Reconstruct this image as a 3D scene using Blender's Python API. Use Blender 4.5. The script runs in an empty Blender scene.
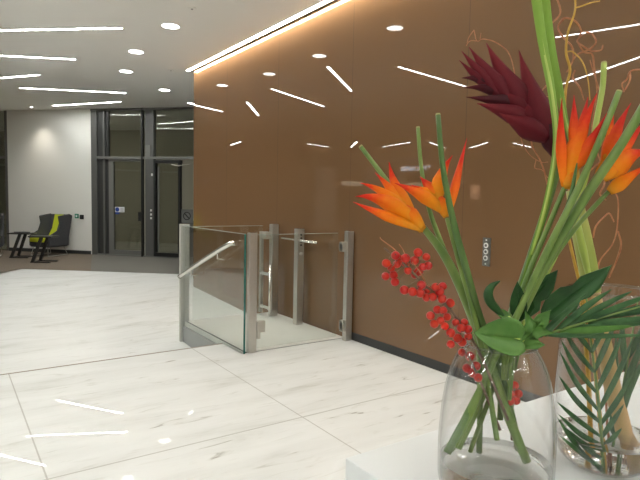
import bpy, math, random
from mathutils import Vector, Matrix, Quaternion
from math import sin, cos, pi, radians, sqrt, atan2

random.seed(7)
SC = bpy.context.scene
COL = SC.collection

# ------------------------------------------------------------------ camera
FPX = 549.975
YAW, PITCH, ROLL = radians(34.4508), radians(4.08453), radians(1.11747)
F0 = Vector((sin(YAW), cos(YAW), 0)); R0 = Vector((cos(YAW), -sin(YAW), 0)); U0 = Vector((0, 0, 1))
FW = F0 * cos(PITCH) - U0 * sin(PITCH); UPa = U0 * cos(PITCH) + F0 * sin(PITCH)
RT = R0 * cos(ROLL) + UPa * sin(ROLL); UP = UPa * cos(ROLL) - R0 * sin(ROLL)
EYE = Vector((0, 0, 1.46))
cd = bpy.data.cameras.new('camera'); cam = bpy.data.objects.new('camera', cd); COL.objects.link(cam)
cam.matrix_world = Matrix(((RT.x, UP.x, -FW.x, EYE.x), (RT.y, UP.y, -FW.y, EYE.y), (RT.z, UP.z, -FW.z, EYE.z), (0, 0, 0, 1)))
cd.sensor_width = 36; cd.lens = FPX * 36 / 640; cd.clip_start = 0.05; cd.clip_end = 200
SC.camera = cam


def ray(x, y): return FW + RT * ((x - 320) / FPX) - UP * ((y - 240) / FPX)
def at(x, y, d): return EYE + ray(x, y) * d                      # a point seen at (x, y), d metres ahead
def onz(x, y, z): r = ray(x, y); return EYE + r * ((z - EYE.z) / r.z)
def onx(x, y, X): r = ray(x, y); return EYE + r * ((X - EYE.x) / r.x)


# ------------------------------------------------------------------ materials
def mat(name, color=(.8, .8, .8), rough=.5, metal=0., spec=.5, coat=0., emit=None, estr=0.):
    m = bpy.data.materials.new(name); m.use_nodes = True
    b = m.node_tree.nodes['Principled BSDF']
    b.inputs['Base Color'].default_value = (*color, 1); b.inputs['Roughness'].default_value = rough
    b.inputs['Metallic'].default_value = metal; b.inputs['Specular IOR Level'].default_value = spec
    b.inputs['Coat Weight'].default_value = coat; b.inputs['Coat Roughness'].default_value = .03
    if emit: b.inputs['Emission Color'].default_value = (*emit, 1); b.inputs['Emission Strength'].default_value = estr
    return m


def nd(m, t, **kw):
    n = m.node_tree.nodes.new(t)
    for k, v in kw.items(): setattr(n, k, v)
    return n
def lk(m, a, b): m.node_tree.links.new(a, b)


def ramp(m, fac, stops):
    r = nd(m, 'ShaderNodeValToRGB'); e = r.color_ramp.elements
    e[0].position, e[0].color = stops[0][0], (*stops[0][1], 1)
    e[1].position, e[1].color = stops[-1][0], (*stops[-1][1], 1)
    for p, c in stops[1:-1]:
        k = e.new(p); k.color = (*c, 1)
    lk(m, fac, r.inputs['Fac']); return r.outputs['Color']


def noisy(name, c1, c2, scale=20, rough=.5, stretch=(1, 1, 1), detail=4, lo=.35, hi=.65, **kw):
    m = mat(name, c1, rough, **kw); b = m.node_tree.nodes['Principled BSDF']
    tc = nd(m, 'ShaderNodeTexCoord'); mp = nd(m, 'ShaderNodeMapping'); mp.inputs['Scale'].default_value = stretch
    lk(m, tc.outputs['Object'], mp.inputs['Vector'])
    n = nd(m, 'ShaderNodeTexNoise'); n.inputs['Scale'].default_value = scale; n.inputs['Detail'].default_value = detail
    lk(m, mp.outputs['Vector'], n.inputs['Vector'])
    lk(m, ramp(m, n.outputs['Fac'], [(lo, c1), (hi, c2)]), b.inputs['Base Color'])
    return m


def mth(m, op, a, b=None, c=None):
    n = nd(m, 'ShaderNodeMath', operation=op)
    for i, v in enumerate((a, b, c)):
        if v is None: continue
        if isinstance(v, (int, float)): n.inputs[i].default_value = v
        else: lk(m, v, n.inputs[i])
    return n.outputs[0]


def marble(name, joints=True):
    m = mat(name, (.8, .79, .75), .015, spec=.06); b = m.node_tree.nodes['Principled BSDF']
    g = nd(m, 'ShaderNodeNewGeometry'); mp = nd(m, 'ShaderNodeMapping')
    mp.inputs['Rotation'].default_value = (0, 0, radians(18)); mp.inputs['Scale'].default_value = (.55, 2.6, 1)
    lk(m, g.outputs['Position'], mp.inputs['Vector'])
    n1 = nd(m, 'ShaderNodeTexNoise'); n1.inputs['Scale'].default_value = 1.6; n1.inputs['Detail'].default_value = 7; n1.inputs['Roughness'].default_value = .62; n1.inputs['Distortion'].default_value = .5
    lk(m, mp.outputs['Vector'], n1.inputs['Vector'])
    n2 = nd(m, 'ShaderNodeTexNoise'); n2.inputs['Scale'].default_value = 5.5; n2.inputs['Detail'].default_value = 5; n2.inputs['Distortion'].default_value = 1.2
    lk(m, mp.outputs['Vector'], n2.inputs['Vector'])
    c1 = ramp(m, n1.outputs['Fac'], [(.30, (.62, .615, .585)), (.43, (.72, .718, .70)), (.6, (.765, .764, .748))])
    c2 = ramp(m, n2.outputs['Fac'], [(.25, (.52, .50, .46)), (.32, (.92, .915, .90)), (.42, (1, 1, 1))])
    mx = nd(m, 'ShaderNodeMix', data_type='RGBA', blend_type='MULTIPLY'); mx.inputs[0].default_value = 1
    lk(m, c1, mx.inputs[6]); lk(m, c2, mx.inputs[7]); out = mx.outputs[2]
    if joints:
        s = nd(m, 'ShaderNodeSeparateXYZ'); lk(m, g.outputs['Position'], s.inputs[0])
        masks = []
        for ax, off, per, w in ((0, .41, 1.56, .0045), (1, 3.04, 2.01, .006)):
            v = mth(m, 'MULTIPLY_ADD', s.outputs[ax], 1 / per, -off / per + .5 + 20)
            d = mth(m, 'ABSOLUTE', mth(m, 'SUBTRACT', mth(m, 'FRACT', v), .5))
            masks.append(mth(m, 'LESS_THAN', d, w / per))
        k = mth(m, 'MULTIPLY', mth(m, 'MAXIMUM', *masks), .6)
        mj = nd(m, 'ShaderNodeMix', data_type='RGBA'); lk(m, k, mj.inputs[0]); lk(m, out, mj.inputs[6]); mj.inputs[7].default_value = (.36, .34, .30, 1)
        out = mj.outputs[2]
    lk(m, out, b.inputs['Base Color'])
    bp = nd(m, 'ShaderNodeBump'); bp.inputs['Strength'].default_value = .07; bp.inputs['Distance'].default_value = .01
    n3 = nd(m, 'ShaderNodeTexNoise'); n3.inputs['Scale'].default_value = 1.5; n3.inputs['Detail'].default_value = 0
    lk(m, g.outputs['Position'], n3.inputs['Vector']); lk(m, n3.outputs['Fac'], bp.inputs['Height']); lk(m, bp.outputs['Normal'], b.inputs['Normal'])
    return m


def clear_glass(name, tint=(.97, .985, .98), edge=(.75, .8, .78), ior=1.5, amount=1.0, power=1.):
    """thin sheet glass: straight-through tint, mirror by Fresnel; grazing light crosses more glass and is tinted more"""
    m = bpy.data.materials.new(name); m.use_nodes = True; nt = m.node_tree; nt.nodes.clear()
    o = nd(m, 'ShaderNodeOutputMaterial'); mix = nd(m, 'ShaderNodeMixShader'); tr = nd(m, 'ShaderNodeBsdfTransparent'); gl = nd(m, 'ShaderNodeBsdfGlossy')
    gl.inputs['Roughness'].default_value = .0
    fr = nd(m, 'ShaderNodeFresnel'); gb = nd(m, 'ShaderNodeNewGeometry')
    lk(m, mth(m, 'MULTIPLY_ADD', gb.outputs['Backfacing'], 1 / ior - ior, ior), fr.inputs['IOR'])   # the same sheet from either side
    lw = nd(m, 'ShaderNodeLayerWeight'); lw.inputs['Blend'].default_value = .25
    cm = nd(m, 'ShaderNodeMix', data_type='RGBA'); cm.inputs[6].default_value = (*tint, 1); cm.inputs[7].default_value = (*edge, 1)
    lk(m, mth(m, 'POWER', lw.outputs['Facing'], power), cm.inputs[0]); lk(m, cm.outputs[2], tr.inputs['Color'])
    f = mth(m, 'MULTIPLY', fr.outputs[0], amount)
    lk(m, f, mix.inputs[0]); lk(m, tr.outputs[0], mix.inputs[1]); lk(m, gl.outputs[0], mix.inputs[2]); lk(m, mix.outputs[0], o.inputs['Surface'])
    return m


def grad(name, stops, rough=.4, spec=.4, noise=.0, sss=0.):
    """pigment that runs from base to tip of a bract or leaf ('along' attribute)"""
    m = mat(name, stops[0][1], rough, spec=spec); b = m.node_tree.nodes['Principled BSDF']
    a = nd(m, 'ShaderNodeAttribute', attribute_name='along')
    fac = a.outputs['Fac']
    if noise:
        g = nd(m, 'ShaderNodeNewGeometry'); n = nd(m, 'ShaderNodeTexNoise'); n.inputs['Scale'].default_value = 120
        lk(m, g.outputs['Position'], n.inputs['Vector'])
        fac = mth(m, 'ADD', fac, mth(m, 'MULTIPLY', mth(m, 'SUBTRACT', n.outputs['Fac'], .5), noise))
    lk(m, ramp(m, fac, stops), b.inputs['Base Color'])
    if sss:
        b.inputs['Subsurface Weight'].default_value = sss; b.inputs['Subsurface Radius'].default_value = (.004, .002, .001)
    return m


MARBLE = marble('white_marble_tile'); MARBLE_FAR = marble('white_marble_far', False)
CARPET = noisy('brown_carpet', (.13, .10, .075), (.19, .15, .11), 60, .95)
MAT_GREY = noisy('grey_entrance_mat', (.125, .118, .10), (.185, .172, .15), 80, .95)
CEIL = mat('ceiling_plaster', (.90, .895, .86), .95, spec=.1)
WHITE = mat('white_wall_paint', (.755, .745, .705), .8, spec=.3)
DIM = noisy('taupe_wall_panel', (.38, .33, .27), (.44, .39, .32), 3, .6)
PLINTH = mat('white_plinth_paint', (.77, .79, .80), .35, spec=.4)
CHAR = mat('charcoal_metal', (.035, .036, .035), .35, spec=.5)
BASE = mat('charcoal_baseboard', (.035, .037, .036), .4)
STEEL = noisy('brushed_steel', (.50, .48, .44), (.60, .58, .54), 40, .32, stretch=(20, 20, .6), metal=.85)
STEEL2 = mat('satin_steel', (.46, .44, .39), .4, metal=.5)
CHROME = mat('polished_rail_steel', (.80, .78, .73), .16, metal=.95)
FRAME = mat('grey_aluminium_frame', (.12, .12, .115), .4, metal=.3)
FRAME_L = mat('mid_grey_aluminium_frame', (.19, .19, .18), .4, metal=.3)
GLASS = clear_glass('clear_sheet_glass', (.955, .97, .96), (.86, .9, .88))
LIP = clear_glass('polished_glass_lip', (.93, .95, .95), (.35, .38, .38), 1.6, 1.6, 1.5)
GEDGE = mat('green_glass_edge', (.02, .13, .11), .1, spec=.6)
DGLASS = clear_glass('door_glass_tinted', (.74, .75, .70), (.55, .56, .53), 1.6, 1.1)
BODYGLASS = clear_glass('vase_glass', (.994, .996, .996), (.42, .45, .45), 1.5, 1.0, 3.0)
FELT = noisy('charcoal_felt', (.045, .046, .05), (.07, .07, .075), 90, .9)
LIME = noisy('lime_felt', (.50, .56, .02), (.60, .66, .03), 90, .8)
TABLE = mat('black_table_lacquer', (.02, .019, .018), .35)
SIGNW = mat('white_plate', (.75, .77, .8), .5)
SIGNB = mat('blue_sign_ink', (.02, .06, .30), .5)
GREEN = mat('green_button', (.03, .2, .12), .4)
BLACK = mat('black_plastic', (.012, .012, .012), .4)
PLATE = noisy('call_plate_steel', (.13, .13, .115), (.17, .17, .15), 60, .4, metal=.5)
RING = mat('pale_button_ring', (.75, .75, .72), .3)
BRASS = mat('bronze_nosing', (.19, .145, .095), .4, metal=.3)
PLATFORM = noisy('white_lift_floor', (.74, .73, .69), (.78, .77, .73), 6, .35)
SIDE = mat('grey_lift_side', (.30, .315, .305), .4)
LAMP = mat('lamp_diffuser', (1, 1, 1), .5, emit=(.975, 1, .965), estr=66)
LAMPD = mat('downlight_lens', (1, 1, 1), .5, emit=(.975, 1, .965), estr=14)
COVE = mat('cove_led', (1, 1, 1), .5, emit=(1, .95, .84), estr=42)
SIGNLIT = mat('sign_letter_lit', (1, 1, 1), .5, emit=(.75, .85, 1), estr=5)
WARM = mat('warm_wall_lamp', (1, .7, .5), .5, emit=(1, .55, .33), estr=1.8)
TRIMW = mat('white_lamp_trim', (.85, .84, .8), .4)

# brown back-painted glass
BROWN = mat('brown_back_painted_glass', (.146, .089, .047), .012, spec=.5)
def _brown():
    m = BROWN; b = m.node_tree.nodes['Principled BSDF']
    g = nd(m, 'ShaderNodeNewGeometry'); s = nd(m, 'ShaderNodeSeparateXYZ'); lk(m, g.outputs['Position'], s.inputs[0])
    v = mth(m, 'MULTIPLY_ADD', s.outputs[1], 1 / 1.53, -3.08 / 1.53 + .5 + 20)
    d = mth(m, 'ABSOLUTE', mth(m, 'SUBTRACT', mth(m, 'FRACT', v), .5))
    j = mth(m, 'MULTIPLY', mth(m, 'LESS_THAN', d, .0035 / 1.53), .55)
    mj = nd(m, 'ShaderNodeMix', data_type='RGBA'); lk(m, j, mj.inputs[0]); mj.inputs[6].default_value = (.188, .104, .051, 1); mj.inputs[7].default_value = (.09, .06, .04, 1)
    lk(m, mj.outputs[2], b.inputs['Base Color'])
_brown()

# plants
ORANGE = grad('orange_bract', [(0, (.62, .26, .016)), (.3, (.78, .235, .005)), (.58, (.78, .145, .004)), (.78, (.68, .035, .006)), (1, (.55, .014, .01))], .55, .18, .25, .12)
REDBR = grad('red_orange_bract', [(0, (.84, .25, .008)), (.3, (.82, .13, .006)), (.7, (.62, .025, .01)), (1, (.48, .012, .01))], .55, .18, .2, .12)
BURG = grad('burgundy_bract', [(0, (.085, .006, .012)), (.5, (.11, .006, .012)), (1, (.16, .012, .016))], .55, .18, .3, .06)
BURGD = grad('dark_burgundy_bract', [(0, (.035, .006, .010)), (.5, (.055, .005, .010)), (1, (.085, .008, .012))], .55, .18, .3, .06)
STEM = noisy('green_stalk', (.095, .175, .03), (.175, .26, .055), 40, .4, stretch=(1, 1, .25))
STEMD = noisy('deep_green_stalk', (.055, .12, .022), (.10, .175, .04), 40, .4, stretch=(1, 1, .25))
STEML = noisy('pale_green_stalk', (.33, .44, .08), (.42, .50, .12), 40, .4, stretch=(1, 1, .25))
CUT = mat('cut_stalk_end', (.40, .36, .16), .7)
BLADE = grad('long_leaf_blade', [(0, (.13, .22, .04)), (.5, (.17, .30, .045)), (1, (.22, .36, .055))], .5, .2, .15, .05)
THICK = noisy('thick_stalk', (.25, .33, .06), (.42, .42, .11), 25, .4, stretch=(1, 1, .2))
TAN = noisy('tan_submerged_stalk', (.52, .36, .13), (.62, .36, .18), 18, .5, stretch=(1, 1, .3))
YELLOW = noisy('ochre_willow_bark', (.52, .28, .03), (.60, .36, .05), 60, .5)
TWIG = noisy('reddish_twig_bark', (.36, .12, .045), (.48, .20, .085), 80, .6)
TWIGD = noisy('dark_twig_bark', (.10, .06, .04), (.2, .13, .07), 80, .6)
BERRY = noisy('red_berry_skin', (.42, .006, .005), (.56, .030, .007), 60, .3, spec=.3, coat=.25)
CALYX = mat('berry_calyx', (.10, .03, .02), .7)
LEAFD = noisy('dark_green_leaf', (.016, .062, .014), (.03, .10, .024), 30, .35, spec=.3)
LEAFM = noisy('mid_green_leaf', (.055, .15, .022), (.09, .20, .038), 30, .4, spec=.3)
PALM = noisy('palm_leaflet', (.03, .09, .03), (.055, .135, .045), 40, .4, spec=.3)
PALML = noisy('lit_palm_leaflet', (.09, .22, .045), (.13, .28, .06), 40, .35, spec=.5)
WATER = bpy.data.materials.new('clear_water'); WATER.use_nodes = True
_b = WATER.node_tree.nodes['Principled BSDF']; _b.inputs['Base Color'].default_value = (.97, .98, .97, 1); _b.inputs['Roughness'].default_value = 0; _b.inputs['IOR'].default_value = 1.33; _b.inputs['Transmission Weight'].default_value = 1


# ------------------------------------------------------------------ mesh helpers
class MB:
    def __init__(s): s.v = []; s.f = []; s.t = []; s.mi = []; s.cur = 0
    def add(s, vs, fs, ts=None):
        o = len(s.v); s.v += [Vector(v) for v in vs]; s.f += [[i + o for i in f] for f in fs]
        s.t += list(ts) if ts else [0.] * len(vs); s.mi += [s.cur] * len(fs); return s
    def box(s, x0, x1, y0, y1, z0, z1, T=None):
        vs = [Vector((x, y, z)) for x in (x0, x1) for y in (y0, y1) for z in (z0, z1)]
        if T: vs = [T(v) for v in vs]
        return s.add(vs, [(0, 1, 3, 2), (4, 6, 7, 5), (0, 4, 5, 1), (2, 3, 7, 6), (0, 2, 6, 4), (1, 5, 7, 3)])
    def tube(s, pts, r, seg=10, smooth=4, caps=True):
        P = catmull(pts, smooth) if smooth > 1 and len(pts) > 2 else [Vector(p) for p in pts]
        n = len(P); rr = [r] * n if isinstance(r, (int, float)) else [lerpl(r, i / (n - 1)) for i in range(n)]
        tg = [(P[min(i + 1, n - 1)] - P[max(i - 1, 0)]).normalized() for i in range(n)]
        a = tg[0].orthogonal().normalized(); vs = []; ts = []
        for i in range(n):
            a = (a - tg[i] * a.dot(tg[i])).normalized(); b = tg[i].cross(a)
            for k in range(seg):
                q = 2 * pi * k / seg; vs.append(P[i] + (a * cos(q) + b * sin(q)) * rr[i]); ts.append(i / (n - 1))
        fs = [(i * seg + k, i * seg + (k + 1) % seg, (i + 1) * seg + (k + 1) % seg, (i + 1) * seg + k) for i in range(n - 1) for k in range(seg)]
        if caps: fs += [list(range(seg))[::-1], list(range((n - 1) * seg, n * seg))]
        return s.add(vs, fs, ts)
    def lathe(s, prof, c, seg=48, closed=False):
        """prof: (radius, z) pairs"""
        vs = []; n = len(prof)
        for r, z in prof:
            for k in range(seg):
                q = 2 * pi * k / seg; vs.append(Vector((c[0] + r * cos(q), c[1] + r * sin(q), c[2] + z)))
        fs = [(i * seg + k, i * seg + (k + 1) % seg, (i + 1) * seg + (k + 1) % seg, (i + 1) * seg + k) for i in range(n - 1) for k in range(seg)]
        if prof[0][0] > 1e-6 and not closed: fs.append(list(range(seg))[::-1])
        if prof[-1][0] > 1e-6 and not closed: fs.append(list(range((n - 1) * seg, n * seg)))
        if closed: fs += [((n - 1) * seg + k, (n - 1) * seg + (k + 1) % seg, (k + 1) % seg, k) for k in range(seg)]
        return s.add(vs, fs)
    def ball(s, c, r, seg=14, rings=9, axis=None, squash=1.):
        ax = Vector(axis).normalized() if axis else Vector((0, 0, 1)); q = Vector((0, 0, 1)).rotation_difference(ax)
        vs = [Vector(c) + q @ Vector((0, 0, -r * squash))]
        for i in range(1, rings):
            t = pi * i / rings
            for k in range(seg):
                p = 2 * pi * k / seg; vs.append(Vector(c) + q @ Vector((r * sin(t) * cos(p), r * sin(t) * sin(p), -r * squash * cos(t))))
        vs.append(Vector(c) + q @ Vector((0, 0, r * squash))); L = len(vs) - 1
        fs = [(0, 1 + (k + 1) % seg, 1 + k) for k in range(seg)]
        for i in range(rings - 2):
            fs += [(1 + i * seg + k, 1 + i * seg + (k + 1) % seg, 1 + (i + 1) * seg + (k + 1) % seg, 1 + (i + 1) * seg + k) for k in range(seg)]
        o = 1 + (rings - 2) * seg
        fs += [(o + k, o + (k + 1) % seg, L) for k in range(seg)]
        return s.add(vs, fs)
    def prism(s, poly, ax_u, ax_v, o, n, th):
        """flat outline poly (u, v) at o in plane ax_u, ax_v, with thickness th along n"""
        k = len(poly); vs = [o + ax_u * u + ax_v * v for u, v in poly] + [o + ax_u * u + ax_v * v + n * th for u, v in poly]
        fs = [list(range(k))[::-1], list(range(k, 2 * k))] + [(i, (i + 1) % k, k + (i + 1) % k, k + i) for i in range(k)]
        return s.add(vs, fs)
    def build(s, name, m, parent=None, origin=None, smooth=False, bevel=0, solid=0, subsurf=0, label=None):
        o0 = root_loc(parent) if parent else Vector(origin if origin is not None else (0, 0, 0))
        me = bpy.data.meshes.new(name); me.from_pydata([tuple(v - o0) for v in s.v], [], s.f)
        ms = m if isinstance(m, (list, tuple)) else [m]
        for x in ms: me.materials.append(x)
        if len(ms) > 1: me.polygons.foreach_set('material_index', s.mi)
        at_ = me.attributes.new('along', 'FLOAT', 'POINT'); at_.data.foreach_set('value', s.t)
        if smooth: me.polygons.foreach_set('use_smooth', [True] * len(me.polygons))
        me.update()
        ob = bpy.data.objects.new(name, me); COL.objects.link(ob)
        if parent: ob.parent = parent
        else: ob.location = o0
        if bevel:
            b = ob.modifiers.new('edge', 'BEVEL'); b.width = bevel; b.segments = 2; b.limit_method = 'ANGLE'
        if solid:
            b = ob.modifiers.new('thickness', 'SOLIDIFY'); b.thickness = solid; b.offset = 0
        if subsurf:
            b = ob.modifiers.new('smooth', 'SUBSURF'); b.levels = subsurf; b.render_levels = subsurf
        if label: ob['label'] = label
        return ob


def root_loc(o):
    while o.parent: o = o.parent
    return Vector(o.location)
def lerpl(L, t):
    x = t * (len(L) - 1); i = min(int(x), len(L) - 2); return L[i] + (L[i + 1] - L[i]) * (x - i)
def catmull(pts, k=4):
    P = [Vector(p) for p in pts]; P = [P[0] * 2 - P[1]] + P + [P[-1] * 2 - P[-2]]; out = []
    for i in range(1, len(P) - 2):
        for j in range(k):
            t = j / k; a, b, c, d = P[i - 1], P[i], P[i + 1], P[i + 2]
            out.append(.5 * (2 * b + (c - a) * t + (2 * a - 5 * b + 4 * c - d) * t * t + (3 * b - a - 3 * c + d) * t ** 3))
    out.append(P[-2]); return out


def thing(name, label, cat, loc, group=None):
    o = bpy.data.objects.new(name, None); COL.objects.link(o); o.location = loc; o.empty_display_size = .1
    o['label'] = label; o['category'] = cat
    if group: o['group'] = group
    return o
def tag(o, label, cat, group=None, kind=None):
    o['label'] = label; o['category'] = cat
    if group: o['group'] = group
    if kind: o['kind'] = kind
    return o
def struct(o, label=None, cat=None):
    o['kind'] = 'structure'
    if label: o['label'] = label
    if cat: o['category'] = cat
    return o
def dup(root, loc, rotz=0, label=None, group=None):
    def cp(o, par):
        c = o.copy(); COL.objects.link(c)
        if par: c.parent = par
        for ch in list(o.children): cp(ch, c)
        return c
    r = cp(root, None); r.location = loc; r.rotation_euler = (0, 0, rotz)
    if label: r['label'] = label
    if group: r['group'] = group
    return r


# ------------------------------------------------------------------ the room
WX, CH, WEND, LOW = 3.532, 3.609, 8.99, -.30
XL, YB, YF, XR = -13., -5., 23.6, 9.5
EDGE = 5.05
A0 = Vector((3.063, 14.584, 0)); FU = Vector((.687, -.727, 0)).normalized(); FN = Vector((-FU.y * -1, 0, 0))
FN = Vector((FU.y, -FU.x, 0))
if (EYE - A0).dot(FN) < 0: FN = -FN
def fac(v): return A0 + FU * v.x + FN * v.y + U0 * v.z             # facade frame: u along, n towards the hall, z up
def fpt(px, py):
    r = ray(px, py); t = (A0 - EYE).dot(FN) / r.dot(FN); P = EYE + r * t; return (P - A0).dot(FU), P.z

# upper marble floor with the lift pit cut out of its edge
b = MB().box(XL, 2.30, YB, EDGE, -.12, 0).box(2.30, WX, YB, 4.625, -.12, 0)
struct(b.build('floor', MARBLE), 'white veined marble floor in large tiles, nearest the camera', 'floor')
b = MB().box(XL, 2.30, EDGE, EDGE + .02, -.15, .001)
struct(b.build('trim_1', BRASS), 'thin bronze nosing strip along the edge of the upper marble floor', 'trim')
b = MB().box(XL, 2.24, EDGE + .02, EDGE + .36, LOW - .1, -.15)
struct(b.build('floor', MARBLE_FAR), 'marble step down beyond the bronze nosing', 'floor')
# lower landing and the gentle ramp up to the carpet
c1 = onz(22, 269, 0); c2 = onz(184, 274.4, 0); cdv = (c2 - c1) / (c2.x - c1.x)
def cl(x): return c1 + cdv * (x - c1.x)
c0 = onz(0, 273, 0); cl0 = c1 + (c0 - c1) * 40
b = MB(); Y0 = 6.7; xr = 8.0
LL = [(XL, EDGE + .3, LOW), (xr, EDGE + .3, LOW), (xr, Y0 - 1.0, LOW), (XL, Y0 - 1.0, LOW)]
b.add(LL, [(0, 1, 2, 3)])
b.add([(XL, Y0 - 1, LOW), (c1.x, Y0 - 1, LOW), (xr, Y0 - 1, LOW), (xr, cl(xr).y, 0), (c1.x, c1.y, 0), (XL, 8.6, 0)], [(0, 1, 4, 5), (1, 2, 3, 4)])
struct(b.build('floor', MARBLE_FAR), 'polished white marble floor beyond the step, rising to the carpet', 'floor')
# carpets
def fu(u, n=0): return A0 + FU * u + FN * n
b = MB(); z = .004
e0 = onz(0, 273, 0)
left = c1 + (e0 - c1).normalized() * 16; left.z = 0
pts = [c1, left, Vector((XL, left.y, 0)), Vector((XL, YF, 0)), Vector((-4, YF, 0)), fu(0, .0), (cl(2.35))]
b.add([(p.x, p.y, z) for p in pts], [list(range(len(pts)))[::-1]])
struct(b.build('floor', CARPET), 'brown carpet under the lounge chairs', 'floor')
pts = [cl(2.35), fu(0), fu(8), cl(8.0)]
b = MB().add([(p.x, p.y, z) for p in pts], [(3, 2, 1, 0)])
struct(b.build('floor', MAT_GREY), 'dark grey entrance mat in front of the glass doors', 'floor')
# base slab under carpets
b = MB().add([(XL, 8.6, 0), (c1.x, c1.y, 0), (xr, cl(xr).y, 0), (XR, YF, 0), (XL, YF, 0)], [(0, 1, 2, 3, 4)])
struct(b.build('floor', MARBLE_FAR), 'floor slab below the carpet', 'floor')

struct(MB().box(XL, XR, YB, YF, CH, CH + .15).build('ceiling', CEIL), 'pale beige plaster ceiling set with strip lights', 'ceiling')
# brown glass wall: panel body above a recessed dark base
struct(MB().box(WX, WX + .25, YB, WEND, .085, CH).build('wall_right', BROWN), 'tall wall of glossy brown back-painted glass panels', 'wall')
struct(MB().box(WX + .004, WX + .2, YB, 4.63, 0, .085).build('baseboard_right', BASE), 'charcoal base strip under the brown glass wall', 'baseboard')
struct(MB().box(WX + .004, WX + .2, 4.63, WEND, LOW, .085).build('wall_right', BROWN), 'brown glass of the wall reaching the floor inside the lift', 'wall')
struct(MB().box(XL - .2, XL, YB, YF, 0, CH).build('wall_left', DIM), 'taupe panelled wall seen only in reflection', 'wall')
struct(MB().box(XL, XR, YB - .2, YB, 0, CH).build('wall_back', WHITE), 'white wall behind the camera', 'wall')
struct(MB().box(XL, -4.5, YF, YF + .2, 0, CH).build('wall_far', DIM), 'far taupe wall seen only in reflection', 'wall')
struct(MB().box(8.0, 8.2, 3, 12, LOW, CH).build('wall_passage', WHITE), 'wall hidden behind the brown glass wall', 'wall')

# white wall beside the doors (in the skewed facade line), dark glazing further left
uL = fpt(8, 180)[0]
struct(MB().box(uL, 0, -.45, 0, 0, CH, T=fac).build('wall_front', WHITE), 'plain white wall behind the lounge chair, lit from above', 'wall')
struct(MB().box(uL, -.02, 0, .015, 0, .09, T=fac).build('baseboard_front', BASE), 'thin dark base strip along the white wall', 'baseboard')
wn = MB().box(uL - 8.5, uL, -.12, -.08, 0, CH, T=fac).build('window_1', DGLASS)
struct(wn, 'dark full height glazing left of the white wall', 'window')
m = MB()
for k in range(6): m.box(uL - .06 - 1.4 * k - .04, uL - .06 - 1.4 * k + .04, -.15, -.02, 0, CH, T=fac)
m.build('window_frame', FRAME, wn)
for k, z in enumerate((2.42,)): MB().box(uL - 8.5, uL, -.14, -.03, z - .03, z + .03, T=fac).build('transom', FRAME, wn)

# glazed entrance: one window_2 (fixed facade) and two doors
def U(px, py=190): return fpt(px, py)[0]
UE = 5.2
w2 = struct(MB().box(U(97), UE, -.10, -.09, 2.45, CH, T=fac).build('window_2', DGLASS), 'dark glazed entrance screen above the glass doors', 'window')
MB().box(0, U(97), -.25, .0, 0, CH, T=fac).build('post', FRAME, w2)
MB().box(U(97), U(108), -.10, -.04, 0, CH, T=fac).build('side_panel', CHAR, w2)
MB().box(U(103), U(105), -.05, .0, 0, CH, T=fac).build('mullion', FRAME, w2)
MB().box(U(97), UE, -.12, .02, 2.385, 2.445, T=fac).build('transom', FRAME_L, w2)
MB().box(U(141.6), U(143.3), -.04, .03, 0, CH, T=fac).build('mullion', BLACK, w2)
MB().box(U(145.2), U(153.5), -.12, .0, 0, CH, T=fac).build('mullion', FRAME, w2)
MB().box(0, UE, -.1, .02, CH - .05, CH, T=fac).build('head_rail', FRAME, w2)
MB().box(U(145.6), U(150.5), .0, .012, 2.42, 2.72, T=fac).build('reader_panel', FRAME_L, w2)
MB().box(U(151.5), U(153), .0, .02, 1.98, 2.04, T=fac).build('sensor', TRIMW, w2)
m = MB(); [m.box(U(150.5), U(152), .0, .02, zz, zz + .05, T=fac) for zz in (.93, 1.02, 1.12)]; m.build('lock', RING, w2)
MB().box(U(97), UE, -.12, .01, 0, .03, T=fac).build('threshold', FRAME_L, w2)
d1 = struct(MB().box(U(112), U(141), -.075, -.063, .12, 2.385, T=fac).build('door_1', DGLASS), 'left glass door leaf with a small blue notice', 'door')
m = MB(); m.box(U(108), U(112.8), -.1, -.03, .03, 2.385, T=fac); m.box(U(140.2), U(141.5), -.1, -.03, .03, 2.385, T=fac); m.box(U(108), U(141.5), -.1, -.03, .03, .14, T=fac); m.box(U(108), U(141.5), -.1, -.03, 2.33, 2.385, T=fac)
m.build('door_frame', FRAME_L, d1)
MB().box(U(139.3), U(143), -.02, .06, .88, 1.10, T=fac).build('door_handle', BLACK, d1)
# the sliding right leaf and its dark opening
d2 = struct(MB().box(U(155.5), U(180), -.06, -.05, .06, 2.30, T=fac).build('door_2', DGLASS), 'right glass door leaf in a black frame', 'door')
m = MB(); m.box(U(154.2), U(156), -.08, .03, .03, 2.36, T=fac); m.box(U(154.2), U(181), -.08, .03, 2.29, 2.36, T=fac); m.box(U(154.2), U(181), -.08, .03, .03, .12, T=fac); m.box(U(178.5), U(180.5), -.08, .03, .03, 2.36, T=fac)
m.build('door_frame', BLACK, d2)
MB().box(U(158.2), U(159.3), .0, .03, .15, 2.2, T=fac).build('pull_bar', FRAME_L, d2)
MB().box(U(181), UE, -.08, -.06, .03, .92, T=fac).build('side_panel', FRAME, w2)
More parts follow.
